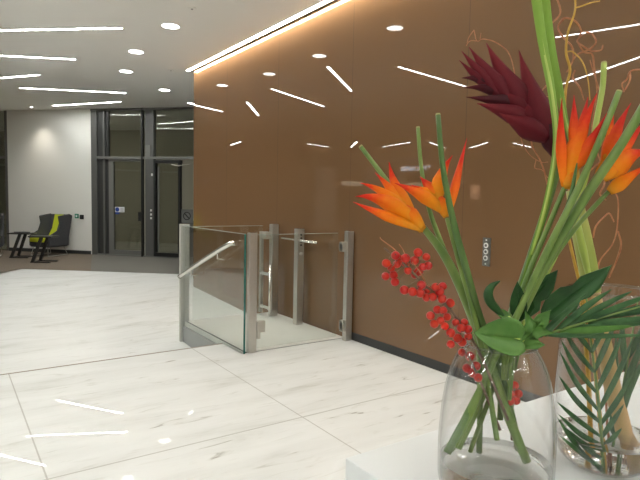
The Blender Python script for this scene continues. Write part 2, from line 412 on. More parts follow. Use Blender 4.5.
# notices
t = thing('door_notice', 'small white notice with blue circle stuck on the left glass door', 'sign', fac(Vector((U(117), -.06, 1.1))))
s0, s1, zt, zb = U(113.5), U(123), 1.21, 1.05
MB().box(s0, s1, -.062, -.056, zb + .03, zt, T=fac).build('plate', SIGNW, t)
def disc(mb, u, z, r, n0, n1, k=20, r2=0):
    vs = []; fs = []
    if r2 == 0:
        for n in (n0, n1): vs += [fac(Vector((u + r * cos(2 * pi * i / k), n, z + r * sin(2 * pi * i / k)))) for i in range(k)]
        fs = [list(range(k)), list(range(k, 2 * k))[::-1]] + [(i, k + i, k + (i + 1) % k, (i + 1) % k) for i in range(k)]
    else:
        for n in (n0, n1):
            for q in (r, r2): vs += [fac(Vector((u + q * cos(2 * pi * i / k), n, z + q * sin(2 * pi * i / k)))) for i in range(k)]
        for i in range(k):
            j = (i + 1) % k
            fs += [(i, j, k + j, k + i), (2 * k + i, 3 * k + i, 3 * k + j, 2 * k + j), (i, 2 * k + i, 2 * k + j, j), (k + i, k + j, 3 * k + j, 3 * k + i)]
    mb.add(vs, fs); return mb
disc(MB(), s0 + .065, zt - .065, .055, -.056, -.053).build('blue_disc', SIGNB, t, label='blue disc')
MB().box(s0 + .01, s0 + .12, -.062, -.056, zb - .02, zb + .028, T=fac).build('blue_strip', SIGNB, t)
m = MB(); [m.box(s0 + .15, s1 - .02, -.056, -.053, zt - .05 - .03 * k, zt - .04 - .03 * k, T=fac) for k in range(3)]; m.build('text_line', FRAME_L, t)
uc, zc = U(186.2, 216), 1.03
t = thing('no_entry_notice', 'grey square notice with a crossed-out circle beside the right door', 'sign', fac(Vector((uc, -.05, zc))))
MB().box(uc - .15, uc + .15, -.06, -.04, zc - .16, zc + .16, T=fac).build('plate', mat('grey_notice', (.16, .165, .16), .5), t)
disc(MB(), uc, zc, .10, -.04, -.034, 24, .078).build('ring', BLACK, t)
m = MB(); m.add([fac(Vector((uc + x, n, zc + y))) for n in (-.04, -.034) for x, y in ((-.075, .055), (-.055, .075), (.075, -.055), (.055, -.075))], [(0, 1, 2, 3), (7, 6, 5, 4), (0, 4, 5, 1), (1, 5, 6, 2), (2, 6, 7, 3), (3, 7, 4, 0)]); m.build('slash', BLACK, t)
# door closer arm seen through the right opening
m = MB().tube([fac(Vector((U(172), .03, 2.26))), fac(Vector((U(180), .10, 2.22))), fac(Vector((U(191), .05, 2.27)))], .012, 8, 1)
m.build('door_closer', STEEL2, w2)
# exit button and switch on the white wall
for (px, py), mm, lb, nm in (((77, 216), GREEN, 'small green exit button plate on the white wall', 'exit_button'), ((82, 217), BLACK, 'small black switch plate beside the green exit button', 'wall_switch')):
    u_, z_ = fpt(px, py); o = fac(Vector((u_, 0, z_))); t = thing(nm, lb, 'switch', o)
    MB().box(u_ - .05, u_ + .05, 0, .02, z_ - .055, z_ + .055, T=fac).build('plate', mm, t)
    disc(MB(), u_, z_, .025, .02, .028, 12).build('button', SIGNW if mm is GREEN else CHAR, t)
# lobby outside the doors
struct(MB().box(-8, 6, -4.2, -4.0, -.1, CH, T=fac).build('wall_outside', mat('dark_outside_wall', (.42, .41, .35), .8)), 'dark wall outside the entrance glazing', 'wall')
struct(MB().box(-8, 6, -4.0, -.45, -.1, -.02, T=fac).build('floor_outside', mat('dark_outside_paving', (.07, .066, .058), .8)), 'dark paving outside the entrance doors', 'floor')

t = thing('added_fill_panel', 'added glowing panel brightening the lobby outside, unseen behind the white wall', 'lamp', fac(Vector((-1.6, -1.4, CH))))
MB().box(-2.3, -.9, -2.2, -.6, CH - .05, CH - .02, T=fac).build('diffuser', mat('added_fill_glow', (1, 1, 1), .5, emit=(1, .95, .82), estr=3.0), t)  # added emitter, kept out of sight, to lift the view through the door glass

# ------------------------------------------------------------------ ceiling lights
def mirrored_in_view(p):
    '''would this lamp show in the brown wall or in the marble floor as the photo does not show it?'''
    for v in (Vector((2 * WX - p[0], p[1], CH)), Vector((p[0], p[1], -CH))):
        r = v - EYE; d = r.dot(FW)
        if d > .1:
            x, y = 320 + FPX * r.dot(RT) / d, 240 - FPX * r.dot(UP) / d
            if v.z > 0 and 185 < x < 650 and -8 < y < 200: return True
            if v.z < 0 and -30 < x < 445 and 340 < y < 490: return True
    return False
def strip(p, q, label, group, w=.062):
    p, q = Vector(p), Vector(q)
    if group == 'strip lights behind the viewpoint' and (mirrored_in_view(p) or mirrored_in_view(q)): return
    c = (p + q) / 2; c.z = CH
    t = thing('strip_light', label, 'ceiling light', c, group)
    d = (q - p); d.z = 0; L = d.length / 2; d.normalize(); n = Vector((-d.y, d.x, 0))
    T = lambda v: c + d * v.x + n * v.y + U0 * v.z
    m = MB()
    for a in (-1, 1): m.box(-L - .012, L + .012, a * w / 2 - .006, a * w / 2 + .006, -.012, 0, T=T); m.box(a * L - .006, a * L + .006, -w / 2, w / 2, -.012, 0, T=T)
    m.build('frame', TRIMW, t)
    MB().box(-L, L, -w / 2, w / 2, -.008, -.001, T=T).build('diffuser', LAMP, t)
    return t
G = 'strip lights in the ceiling'
strip((.45, 8.66, CH), onz(122.5, 27.2, CH), 'long white ceiling strip light nearest the top left, highest of the strips', G)
strip((-.15, 10.455, CH), onz(75.6, 58.8, CH), 'white ceiling strip light second from the top at left, ending short', G)
strip((.36, 12.66, CH), onz(39, 74.4, CH), 'shortest white ceiling strip light, tilted up to the right at left edge', G)
strip(onz(19.4, 87.5, CH), onz(126, 92.5, CH), 'white ceiling strip light tilting down towards the doors, fourth from the top', G)
strip(onz(53, 105.3, CH), onz(121, 101.3, CH), 'farthest white ceiling strip light, just above the white wall', G)
strip(onz(188.3, 102.3, CH), onz(215, 109, CH), 'ceiling strip light whose tip peeps out beyond the brown wall end', G)
GR = 'strip lights seen only in the brown wall'
for a, q in [((1.071, 6.651), (-.88, 6.972)), ((-2.44, 20.27), (-2.168, 18.791)), ((-4.338, 17.614), (-5.649, 18.055)), ((-6.35, 17.507), (-5.255, 15.733)), ((-7.145, 16.522), (-6.725, 14.552)),
             ((-7.196, 14.084), (-9.047, 15.016)), ((-9.808, 14.515), (-8.633, 12.656)), ((-9.32, 12.199), (-11.182, 12.706)), ((.563, 4.267), (-.05, 2.42)), ((-2.022, 5.758), (-.75, 3.1))]:
    strip((*a, CH), (*q, CH), 'slim white ceiling strip light showing only as a reflection in the brown glass wall', GR)
for a, q in [((-2.5, 1.2), (-1.0, .2)), ((1.6, -.9), (.2, -1.6)), ((-5, 4), (-6.5, 5)), ((-4.5, -1.5), (-6, -2.5)), ((-3, 9.2), (-4.6, 9.9)), ((-8, 7), (-9.4, 8.2)), ((-9, 1), (-10.5, 2)), ((1.2, -3.2), (-.6, -3.6)), ((-6.5, 6), (-8, 5)), ((-11.5, 8.5), (-12.5, 10)), ((-5, 11), (-6.3, 10)), ((-9, 20.5), (-10.5, 21.5)), ((-11.5, 16), (-12.2, 17.5)), ((-9, -3), (-10.5, -4)), ((-2.5, 3.5), (-4, 4.5)), ((-11, -1), (-12, .5)), ((2.9, -2.5), (2.2, -4)), ((-1.5, -3.8), (-3, -4.3)), ((-3, .3), (-4.3, 1.2)), ((-6.5, -1), (-8, -.2)), ((-8, 2.5), (-9.5, 3)), ((-12.3, 4), (-12, 6))]:
    strip((*a, CH), (*q, CH), 'added white ceiling strip light over the unseen hall behind the viewpoint', 'strip lights behind the viewpoint')  # unseen strips added to raise the light in hall and on ceiling


def down(p, label, group, r=.105, m_=None):
    if group == 'downlights behind the viewpoint' and mirrored_in_view(p): return
    c = Vector((p[0], p[1], CH)); t = thing('downlight', label, 'ceiling light', c, group)
    MB().lathe([(r, -.001), (r + .014, -.001), (r + .012, -.010), (r, -.010)], c, 28, True).build('rim', TRIMW, t)
    MB().lathe([(r, -.001), (r, -.006)], c, 28).build('lens', m_ or LAMPD, t)
    return t
GD = 'round ceiling downlights'
down(onz(170.6, 25.6, CH), 'largest round white downlight, nearest the camera beside the cove light', GD)
down(onz(136, 51.3, CH), 'round white downlight second nearest, left of the cove light', GD)
down(onz(126, 71, CH), 'round white downlight third back, near the middle of the ceiling', GD)
down(onz(164.4, 89.7, CH), 'farthest round white downlight, close to the end of the brown wall', GD)
down((2.41, 5.24), 'round downlight overhead seen only as a reflection high in the brown wall', GD)
for p in [(2.4, 3.6), (2.4, .9), (-.8, 1.9), (-1.2, -1.2), (1.0, -2.4), (-3.6, 3.2), (-3.5, 6.6), (-6, 8.5), (-6.5, 1.0), (-8, 4.5), (-10.5, 6.0), (-5.5, 11.5), (-10.5, 10), (-11, 3), (-4, 14.5), (-8, 18), (-11, 19), (-1.5, 13), (-8.5, -2.5), (-1, 6.5), (-2, 9.5)]:
    down((*p,), 'round ceiling downlight added over the hall for more light, outside the view', 'downlights behind the viewpoint')  # extra downlights, added out of view for overall brightness
# wall-washer over the white wall: small lamp and its spot
wu = fpt(32, 117)[0]; wp = fac(Vector((wu + .34, .42, CH)))
sp = down((wp.x, wp.y), 'tiny downlight close to the white wall, making the scallop of light', GD, .035)
L = bpy.data.lights.new('wall_washer_beam', 'SPOT'); L.energy = 42; L.color = (1, .93, .8); L.spot_size = radians(78); L.spot_blend = 1; L.shadow_soft_size = .03
lo = bpy.data.objects.new('wall_washer_beam', L); COL.objects.link(lo); lo.location = (wp.x, wp.y, CH - .03)
lo.rotation_euler = (Vector((-FN.x * .18, -FN.y * .18, -1))).to_track_quat('-Z', 'Y').to_euler()
# cove light along the top of the brown wall
t = thing('cove_light', 'long bright LED cove light along the top of the brown wall', 'ceiling light', (3.46, 3, CH))
MB().box(3.428, 3.492, YB + .1, 9.10, -.006 + CH, CH - .001).build('diffuser', COVE, t)
for x0, x1 in ((3.422, 3.428), (3.492, 3.497)): MB().box(x0, x1, YB + .1, 9.11, -.010 + CH, CH).build('rail', TRIMW, t)
MB().box(3.497, WX, YB + .1, WEND, -.012 + CH, CH).build('painted_shadow_gap', CHAR, t, label='charcoal strip painted as the shadow gap between lamp and glass')  # charcoal colour puts in the shade of the gap beside the glass
MB().box(3.422, 3.497, 9.10, 9.106, -.010 + CH, CH).build('end_cap', TRIMW, t)
# ceiling sensors
for (px, py), lb in (((192, 8), 'small flush ceiling sensor nearest the top of the photo'), ((171, 70), 'small flush ceiling sensor between two downlights')):
    p = onz(px, py, CH); t = thing('ceiling_sensor', lb, 'sensor', p, 'flush ceiling sensors')
    MB().lathe([(.05, -.001), (.05, -.008), (.03, -.012)], p, 20).build('disc', CEIL, t); MB().lathe([(.012, -.012), (.012, -.016)], p, 12).build('eye', FRAME_L, t)

# ------------------------------------------------------------------ the wall opposite, seen as a reflection
SX = XL
t = thing('lit_sign', 'small lit letter sign seen mirrored in the brown glass wall', 'sign', (SX + .02, 20.7, 3.2))
fc = bpy.data.curves.new('letters', 'FONT'); fc.body = '* HITL NaMSIS'; fc.size = .34; fc.extrude = .01; fc.align_x = 'CENTER'
ft = bpy.data.objects.new('letters', fc); COL.objects.link(ft); bpy.context.view_layer.update(); me_ = bpy.data.meshes.new_from_object(ft.evaluated_get(bpy.context.evaluated_depsgraph_get())); bpy.data.objects.remove(ft)
fo = bpy.data.objects.new('lettering', me_); COL.objects.link(fo); fo.parent = t; fo.location = (.03, 0, -.1); fo.rotation_euler = (pi / 2, 0, pi / 2); me_.materials.clear(); me_.materials.append(SIGNLIT)
MB().box(SX, SX + .02, 19.0, 22.4, 3.05, 3.4).build('backing', DIM, t)
p = onx(475, 192, 2 * WX - SX)
t = thing('wall_lamp', 'warm glowing square lamp reflected in the brown glass wall', 'lamp', (SX, p.y, p.z))
MB().box(SX, SX + .06, p.y - .32, p.y + .32, p.z - .32, p.z + .32).build('glow_panel', WARM, t)
MB().box(SX, SX + .04, p.y - .55, p.y + .55, p.z - .55, p.z + .55).build('backplate', DIM, t)
m = MB()
LT = mat('pale_panel_added_glow', (.72, .68, .60), .5, emit=(1, .9, .75), estr=.14); DKP = mat('dark_opening', (.02, .018, .016), .6)  # faint glow added so pillars and lintel stand out in the reflection
def refl(px0, px1, py0, py1):                                      # where a patch mirrored in the brown wall stands on the opposite wall
    a, b_ = onx(px0, py0, 2 * WX - SX), onx(px1, py1, 2 * WX - SX); return sorted((a.y, b_.y)) + sorted((a.z, b_.z))
def refl_far(px0, px1, py0, py1):                                  # the same on the far wall
    out = []
    for x, y in ((px0, py0), (px1, py1)):
        r = ray(x, y); t_ = YF / r.y; P = EYE + r * t_; out.append((2 * WX - P.x, P.z))
    return sorted((out[0][0], out[1][0])) + sorted((out[0][1], out[1][1]))
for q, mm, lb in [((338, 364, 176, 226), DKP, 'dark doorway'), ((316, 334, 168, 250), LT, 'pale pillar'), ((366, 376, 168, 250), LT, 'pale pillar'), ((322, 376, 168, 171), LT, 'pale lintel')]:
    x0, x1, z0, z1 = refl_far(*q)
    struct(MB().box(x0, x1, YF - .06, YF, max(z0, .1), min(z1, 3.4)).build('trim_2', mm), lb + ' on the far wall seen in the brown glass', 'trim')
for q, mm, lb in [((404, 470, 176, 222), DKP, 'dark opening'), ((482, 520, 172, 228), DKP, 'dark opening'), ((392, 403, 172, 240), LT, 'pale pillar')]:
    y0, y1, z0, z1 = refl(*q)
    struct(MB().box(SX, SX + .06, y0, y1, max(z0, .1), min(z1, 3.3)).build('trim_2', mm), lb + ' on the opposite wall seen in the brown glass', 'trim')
GLOW = mat('shelf_glow', (1, 1, 1), .5, emit=(1, .85, .65), estr=1.2)
x0, x1, z0, z1 = refl_far(341, 362, 181, 186); tt = thing('lit_shelf', 'lit shelf glowing inside the dark doorway, seen in the brown glass', 'shelf', ((x0 + x1) / 2, YF - .1, z0))
MB().box(x0, x1, YF - .2, YF - .06, z0 - .04, z0).build('board', LT, tt); MB().box(x0, x1, YF - .08, YF - .06, z0, z1).build('light_panel', GLOW, tt)
y0, y1, z0, z1 = refl(408, 462, 183, 186); tt = thing('lit_shelf', 'lit shelf glowing in the dark opening below the sign, seen in the brown glass', 'shelf', (SX + .06, (y0 + y1) / 2, z0))
MB().box(SX + .06, SX + .2, y0, y1, z0 - .04, z0).build('board', LT, tt); MB().box(SX + .06, SX + .08, y0, y1, z0, z1).build('light_panel', GLOW, tt)
struct(MB().box(SX, SX + .25, YB, YF, 2.85, 2.93).build('trim_3', TRIMW), 'pale ledge along the opposite wall seen in reflection', 'trim')

# ------------------------------------------------------------------ platform lift
PX0, PX1, PY0, PY1 = 2.33, WX, 4.64, 6.20
t = thing('platform_lift', 'glass and steel platform lift enclosure against the brown wall', 'lift', (2.9, 5.4, LOW))
MB().box(PX0, PX1, PY0, PY1, -.05, .0).build('platform', PLATFORM, t, label='white lift floor')
MB().box(PX0 - .005, PX1, PY0 - .012, PY0 - .001, -.05, .001).build('threshold', CHAR, t, label='dark gap strip along the lift threshold')
MB().box(PX0 - .02, PX0 + .02, PY0 + .02, PY1, LOW, -.05).build('side_skirt', SIDE, t)
MB().box(PX0 + .012, PX0 + .03, PY0 - .0, PY1 - .02, -.05, .004).build('gap_strip', CHAR, t)
gp = MB().box(PX0 - .022, PX0 - .004, PY0 - .03, PY1, -.04, 1.135).build('side_panel', GLASS, t, label='clear glass side panel')
MB().box(PX0 - .0225, PX0 - .0035, PY0 - .034, PY0 - .030, -.04, 1.136).build('polished_edge', GEDGE, gp, label='green edge of the glass panel')
MB().box(PX0 - .0225, PX0 - .0035, PY0 - .03, PY1, 1.135, 1.138).build('top_edge', mat('pale_glass_edge', (.5, .56, .53), .2), gp)
def post(x0, x1, y0, y1, z0, z1, name='post', m_=STEEL):
    o = MB().box(x0, x1, y0, y1, z0, z1).build(name, m_, t, bevel=.004)
    MB().box(x0 + .012, x1 - .012, y0 + .004, y1 - .004, z1, z1 + .006).build('cap', CHROME, o); return o
near = post(PX0 + .03, PX0 + .115, PY0 - .035, PY0 + .015, 0, 1.145)
# bottom pivot bracket of the gate on the near post
m = MB().box(PX0 + .115, PX0 + .2, PY0 - .05, PY0 + .0, .19, .30); m.box(PX0 + .115, PX0 + .15, PY0 - .05, PY0, .13, .19)
m.build('pivot_bracket', STEEL2, near, bevel=.003)
far = post(PX0 - .05, PX0 + .06, PY1, PY1 + .05, LOW, 1.157, m_=mat('pale_steel_post', (.50, .50, .47), .5, metal=.3))
right = post(3.435, 3.515, 4.50, 4.56, 0, 1.15)
for z0, z1, w in ((.94, 1.04, .06), (.10, .22, .035)):
    m = MB().box(3.435 - w, 3.437, 4.515, 4.565, z0, z1); m.box(3.435 - w, 3.435 - w + .02, 4.505, 4.575, z0 + .02, z1 - .02); m.build('hinge', STEEL2, right, bevel=.003)
# front gate
g = MB().box(PX0 + .13, 3.405, PY0 - .012, PY0 - .002, .03, 1.125).build('gate', GLASS, t, label='clear glass front gate')
MB().box(PX0 + .13, 3.405, PY0 - .0125, PY0 - .0015, 1.125, 1.128).build('top_edge', bpy.data.materials['pale_glass_edge'], g)
# rear gate with its post and pull bar
rear = post(3.37, 3.46, 5.96, 6.04, 0, 1.155)
g2 = MB().box(PX0 + .08, 3.33, PY1 - .06, PY1 - .05, .03, 1.13).build('gate', GLASS, t, label='clear glass rear gate')
MB().box(PX0 + .08, 3.33, PY1 - .061, PY1 - .049, 1.13, 1.133).build('top_edge', bpy.data.materials['pale_glass_edge'], g2)
MB().box(3.30, 3.335, PY1 - .08, PY1 - .03, .03, 1.06).build('gate_stile', STEEL2, g2)
hb = MB().tube([(3.31, 5.90, .02), (3.31, 5.90, .66)], .016, 10, 1).build('pull_bar', CHROME, g2, smooth=True)
for z in (.10, .52): MB().box(3.295, 3.325, 5.90, 6.13, z, z + .04).build('standoff', CHROME, hb)
MB().box(3.30, 3.37, 6.0, 6.10, .97, 1.06).build('hinge', STEEL2, rear)
# control post with buttons and grab rail
cp = post(3.385, 3.475, 5.39, 5.47, 0, 1.128)
m = MB(); 
for z in (1.06, 1.02, .98, .94): m.tube([(3.43, 5.392, z), (3.43, 5.385, z)], .012, 12, 1)
m.build('button', CHAR, cp)
m = MB().tube([(3.43, 5.392, .84), (3.43, 5.380, .84)], .02, 16, 1); m.build('key_switch', RING, cp)
gr = MB().tube([(3.41, 5.03, .995), (3.41, 5.79, .997)], .014, 12, 1).build('grab_rail', CHROME, t, smooth=True)
MB().tube([(3.41, 5.43, .996), (3.45, 5.43, .996)], .012, 8, 1).build('bracket', CHROME, gr)
# sloping handrail on the outside of the side panel
hr = MB().tube([(PX0 - .022, 4.80, 1.035), (2.255, 4.75, 1.043), (2.235, 4.82, 1.02), (2.235, 5.2, .89), (2.235, 6.03, .585), (2.235, 6.10, .555)], .025, 14, 3).build('handrail', CHROME, t, smooth=True)
for y, z in ((5.75, .68), (5.05, .93)):
    MB().tube([(2.235, y, z - .015), (2.235, y, z - .06), (PX0 - .022, y, z - .075)], .009, 8, 1).build('bracket', CHROME, hr)

# call plate on the brown wall
cy, cz = 2.818, 1.083
t = thing('call_plate', 'narrow grey call plate with three round buttons on the brown wall', 'control panel', (WX, cy, cz))
pl = MB().box(WX - .012, WX, cy - .036, cy + .036, cz - .112, cz + .112).build('plate', PLATE, t, bevel=.003)
for k in (-1, 0, 1):
    c = Vector((WX - .012, cy, cz + .002 + k * .05)); m = MB(); m2 = MB(); n = 20
    def cyl(mb, c, r, h, rin=0):
        vs = [c + Vector((-hh, r * cos(2 * pi * i / n), r * sin(2 * pi * i / n))) for hh in (0, h) for i in range(n)]
        mb.add(vs, [list(range(n)), list(range(n, 2 * n))[::-1]] + [(i, (i + 1) % n, n + (i + 1) % n, n + i) for i in range(n)])
    cyl(m, c, .021, .005); bt = m.build('button', RING, t); cyl(m2, c + Vector((-.005, 0, 0)), .011, .003); m2.build('button_centre', FRAME, bt)
for k in (-1, 1):
    m = MB(); cyl(m, Vector((WX - .012, cy, cz + k * .094)), .007, .003); m.build('screw', RING, t)

# ------------------------------------------------------------------ lounge chairs and side tables
def make_chair(loc, label, group):
    t = thing('lounge_chair', label, 'chair', loc, group); L = Vector(loc)
    # local frame: +x forward, +y left
    T = lambda v: L + v
    # seat cushion
    m = MB().box(-.28, .36, -.30, .30, .30, .45, T=T); m.build('seat', FELT, t, bevel=.05)
    m = MB().box(-.26, .372, -.29, .29, .335, .462, T=T); m.build('seat_pad', LIME, t, bevel=.04, label='lime green seat pad')
    # backrest: tall slab leaning back
    vs = [(-.26, -.34, .26), (-.26, .34, .26), (-.40, .38, 1.02), (-.40, -.38, 1.02)]
    def slab(q, off):
        a = [Vector(v) for v in q]; bb = [v + Vector(off) for v in a]
        return [T(v) for v in a + bb], [(0, 1, 2, 3), (7, 6, 5, 4), (0, 4, 5, 1), (1, 5, 6, 2), (2, 6, 7, 3), (3, 7, 4, 0)]
    MB().add(*slab(vs, (-.10, 0, -.02))).build('backrest', FELT, t, bevel=.03)
    vs = [(-.225, -.27, .44), (-.225, .27, .44), (-.28, .16, .66), (-.373, .15, 1.01), (-.373, -.15, 1.01), (-.28, -.16, .66)]
    a = [T(Vector(v)) for v in vs]; bb = [v + Vector((-.035, 0, -.005)) for v in a]
    MB().add(a + bb, [(0, 1, 2, 3, 4, 5), (11, 10, 9, 8, 7, 6)] + [(i, 6 + i, 6 + (i + 1) % 6, (i + 1) % 6) for i in range(6)]).build('back_stripe', LIME, t, label='lime green stripe down the backrest')
    for s in (-1, 1):
        pr = [(-.36, .24), (.30, .24), (.30, .50), (.02, .62), (-.06, .80), (-.02, .98), (-.42, 1.03)]
        a = [T(Vector((x, s * .37, z))) for x, z in pr]; bb = [T(Vector((x, s * .31, z))) for x, z in pr]; n = len(pr)
        MB().add(a + bb, [list(range(n)), list(range(n, 2 * n))[::-1]] + [(i, n + i, n + (i + 1) % n, (i + 1) % n) for i in range(n)]).build('wing', FELT, t, bevel=.02)
    MB().box(-.36, .30, -.33, .33, .22, .31, T=T).build('seat_base', FELT, t, bevel=.02)
    for s in (-1, 1):
        MB().tube([T(Vector(v)) for v in ((.25, s * .25, .24), (.30, s * .31, .01), (-.36, s * .31, .01), (-.28, s * .25, .24))], .010, 8, 1).build('leg', STEEL2, t)
    return t
cpos = Vector((2.10, 14.76, .006))
gch = 'lime and charcoal lounge chairs'
chair = make_chair(cpos, 'charcoal winged lounge chair with a lime stripe, in front of the white wall', gch)
face = radians(216); chair.scale = (.91, .86, .98)
chair.rotation_euler = (0, 0, face)
p2 = onz(-12, 257, 0)
dup(chair, Vector((.86, 15.12, .006)), radians(262), 'lime and charcoal lounge chair cut off by the left edge of the photo', gch)

def make_table(loc, rz, label):
    t = thing('side_table', label, 'table', loc, 'black side tables'); L = Vector(loc); T = lambda v: L + v
    MB().box(-.30, .30, -.24, .24, .545, .575, T=T).build('table_top', TABLE, t, bevel=.008)
    for s in (-1, 1):
        MB().add([T(Vector(v)) for v in ((-.02, s * .17 - .025, .545), (.06, s * .17 - .025, .545), (.06, s * .17 + .025, .545), (-.02, s * .17 + .025, .545),
                                         (-.24, s * .20 - .025, .02), (-.17, s * .20 - .025, .02), (-.17, s * .20 + .025, .02), (-.24, s * .20 + .025, .02))],
                 [(0, 1, 2, 3), (7, 6, 5, 4), (0, 4, 5, 1), (1, 5, 6, 2), (2, 6, 7, 3), (3, 7, 4, 0)]).build('leg', TABLE, t)
        MB().box(-.25, .25, s * .20 - .03, s * .20 + .03, 0, .022, T=T).build('foot', TABLE, t)
    MB().box(-.25, -.19, -.2, .2, 0, .022, T=T).build('foot_bar', TABLE, t)
    return t
tb = make_table(Vector((1.51, 14.50, .006)), 0, 'low black side table standing between the two lounge chairs'); tb.rotation_euler = (0, 0, radians(-32)); tb.scale = (.84, .80, 1)
tb2 = dup(tb, Vector((1.80, 13.27, .006)), radians(-36), 'low black side table in front of the winged lounge chair')
bk = tag(MB().box(-.11, .11, -.15, .15, 0, .02).build('magazine', CHAR, None), 'dark magazine lying on the table between the chairs', 'magazine'); bk.location = (1.51, 14.50, .582); bk.rotation_euler = (0, 0, .4)

# ------------------------------------------------------------------ plinth
ZP = 1.0
t = thing('display_plinth', 'white box plinth carrying the two flower vases', 'plinth', (1.15, .48, 0))
MB().box(.586, 1.75, .21, .760, .06, ZP).build('body', PLINTH, t, bevel=.002)
MB().box(.61, 1.73, .23, .74, 0, .06).build('plinth_foot', CHAR, t)

# ------------------------------------------------------------------ vases
V1 = Vector((.717, .540, ZP)); V2 = Vector((.956, .492, ZP))
def vase(c, outer, th, label):
    """closed lathe with an inner wall"""
    P = [Vector((r * .972, z, 0)) for r, z in outer]; P = catmull(P, 4)
    out = [(max(p.x, .0005), p.y) for p in P]
    inn = [(max(r - th, .0005), max(z, .012)) for r, z in out if z > .003]
    prof = out + inn[::-1]
    t = tag(MB().lathe(prof, c, 72, True).build('glass_vase', BODYGLASS, None, c, smooth=True), label, 'vase')
    lip = out[-1]; m_ = MB(); m_.lathe([(lip[0] - th / 2 + .0026 * cos(2 * pi * k / 10), lip[1] + .0026 * sin(2 * pi * k / 10)) for k in range(10)], c, 72, True)
    m_.build('lip', LIP, t, smooth=True)
    return t, inn
vA, inA = vase(V1, [(.0005, 0), (.05, .0), (.078, .004), (.0895, .018), (.0915, .045), (.0920, .075), (.0913, .10), (.0890, .130), (.0865, .152), (.0820, .178), (.0761, .200), (.0690, .217), (.0630, .228), (.0585, .236), (.0572, .2415)], .0028,
               'tapering clear glass vase on the plinth, holding orange flowers and red berries')
vB, inB = vase(V2, [(.0005, 0), (.03, .0), (.05, .003), (.066, .012), (.0785, .026), (.0860, .050), (.0875, .075), (.0872, .135), (.0850, .20), (.0834, .244), (.0815, .27), (.0790, .295), (.0765, .310), (.0750, .315)], .0028,
               'round-bottomed clear glass vase beside the tapering one, holding palm leaves and thick stalks')
def water(c, inn, top, label):
    pr = [(r - .0006, z) for r, z in inn if z <= top]; pr = [(.0005, .0125)] + [q for q in pr if q[1] > .0126 or q[0] > .03] + [(pr[-1][0], top), (.0005, top)]
    return tag(MB().lathe(pr, c, 64).build('vase_water', WATER, None, c, smooth=False), label, 'water', kind='stuff')
water(V1, inA, .0527, 'shallow clear water in the bottom of the tapering vase')
water(V2, inB, .0583, 'shallow clear water in the bottom of the round-bottomed vase')

# ------------------------------------------------------------------ plant helpers
def P3(L): return [at(*p) for p in L]
def facing(p): return (EYE - p).normalized()
def bract(m, base, tip, w, mid=None, twist=0., deep=.45, n=12, peak=.3, base_w=.45):
    """boat-shaped pointed bract: a folded blade from base to tip"""
    base, tip = Vector(base), Vector(tip); md = Vector(mid) if mid is not None else (base + tip) / 2
    ctl = 2 * md - (base + tip) / 2; vs = []; ts = []; K = 7
    for i in range(n + 1):
        s = i / n; c = base * (1 - s) ** 2 + ctl * 2 * s * (1 - s) + tip * s * s
        tg = ((ctl - base) * (1 - s) + (tip - ctl) * s).normalized()
        tw = facing(c); side = tg.cross(tw).normalized(); q = Quaternion(tg, twist); side = q @ side; nn = side.cross(tg).normalized()
        if s < peak: ww = base_w + (1 - base_w) * sin(pi / 2 * s / peak)
        else: ww = max(0., 1 - (s - peak) / (1 - peak)) ** 1.12
        ww = max(ww, .015) * w / 2
        for k in range(K):
            a = (k / (K - 1) - .5) * 2
            vs.append(c + side * (a * ww) + nn * (deep * ww * (1 - abs(a) ** 1.3))); ts.append(s)
    fs = [(i * K + k, i * K + k + 1, (i + 1) * K + k + 1, (i + 1) * K + k) for i in range(n) for k in range(K - 1)]
    return m.add(vs, fs, ts)
def blade(m, pts, w, twist=0., fold=.25, prof=None, K=5, smooth=4, normal=None):
    """leaf along a curve: width profile prof(s) in 0..1"""
    P = catmull(pts, smooth); n = len(P); vs = []; ts = []
    prof = prof or (lambda s: sin(pi * min(1, s * .92 + .08)) ** .7)
    for i in range(n):
        s = i / (n - 1); tg = (P[min(i + 1, n - 1)] - P[max(i - 1, 0)]).normalized()
        nr = normal if normal is not None else facing(P[i])
        side = tg.cross(nr).normalized(); side = Quaternion(tg, twist) @ side; nn = side.cross(tg).normalized(); ww = max(prof(s), .02) * w / 2
        for k in range(K):
            a = (k / (K - 1) - .5) * 2; vs.append(P[i] + side * (a * ww) + nn * (fold * ww * (1 - abs(a)))); ts.append(s)
    return m.add(vs, [(i * K + k, i * K + k + 1, (i + 1) * K + k + 1, (i + 1) * K + k) for i in range(n - 1) for k in range(K - 1)], ts)

GH = 'orange bird-like blooms in the tapering vase'
def bloom(name, label, stem_pts, r, bracts, d, stem_mat=STEM, m_br=ORANGE, group=GH, cat='flower'):
    t = thing(name, label, cat, at(*stem_pts[0]), group)
    MB().tube(P3(stem_pts), r, 12, 5).build('stem', stem_mat, t, smooth=True)
    for q in bracts:
        (bx, by), (tx, ty), w = q[0], q[1], q[2]; o = q[3] if len(q) > 3 else {}
        bd, td = d + o.get('bd', 0), d + o.get('td', 0); mid = at(*o['mid'], (bd + td) / 2) if 'mid' in o else None
        bract(MB(), at(bx, by, bd), at(tx, ty, td), w * d / FPX, mid, o.get('tw', 0), o.get('deep', .5), peak=o.get('pk', .3), base_w=o.get('bw', .5)).build('bract', o.get('m', m_br), t, smooth=True, solid=.0009)
    return t

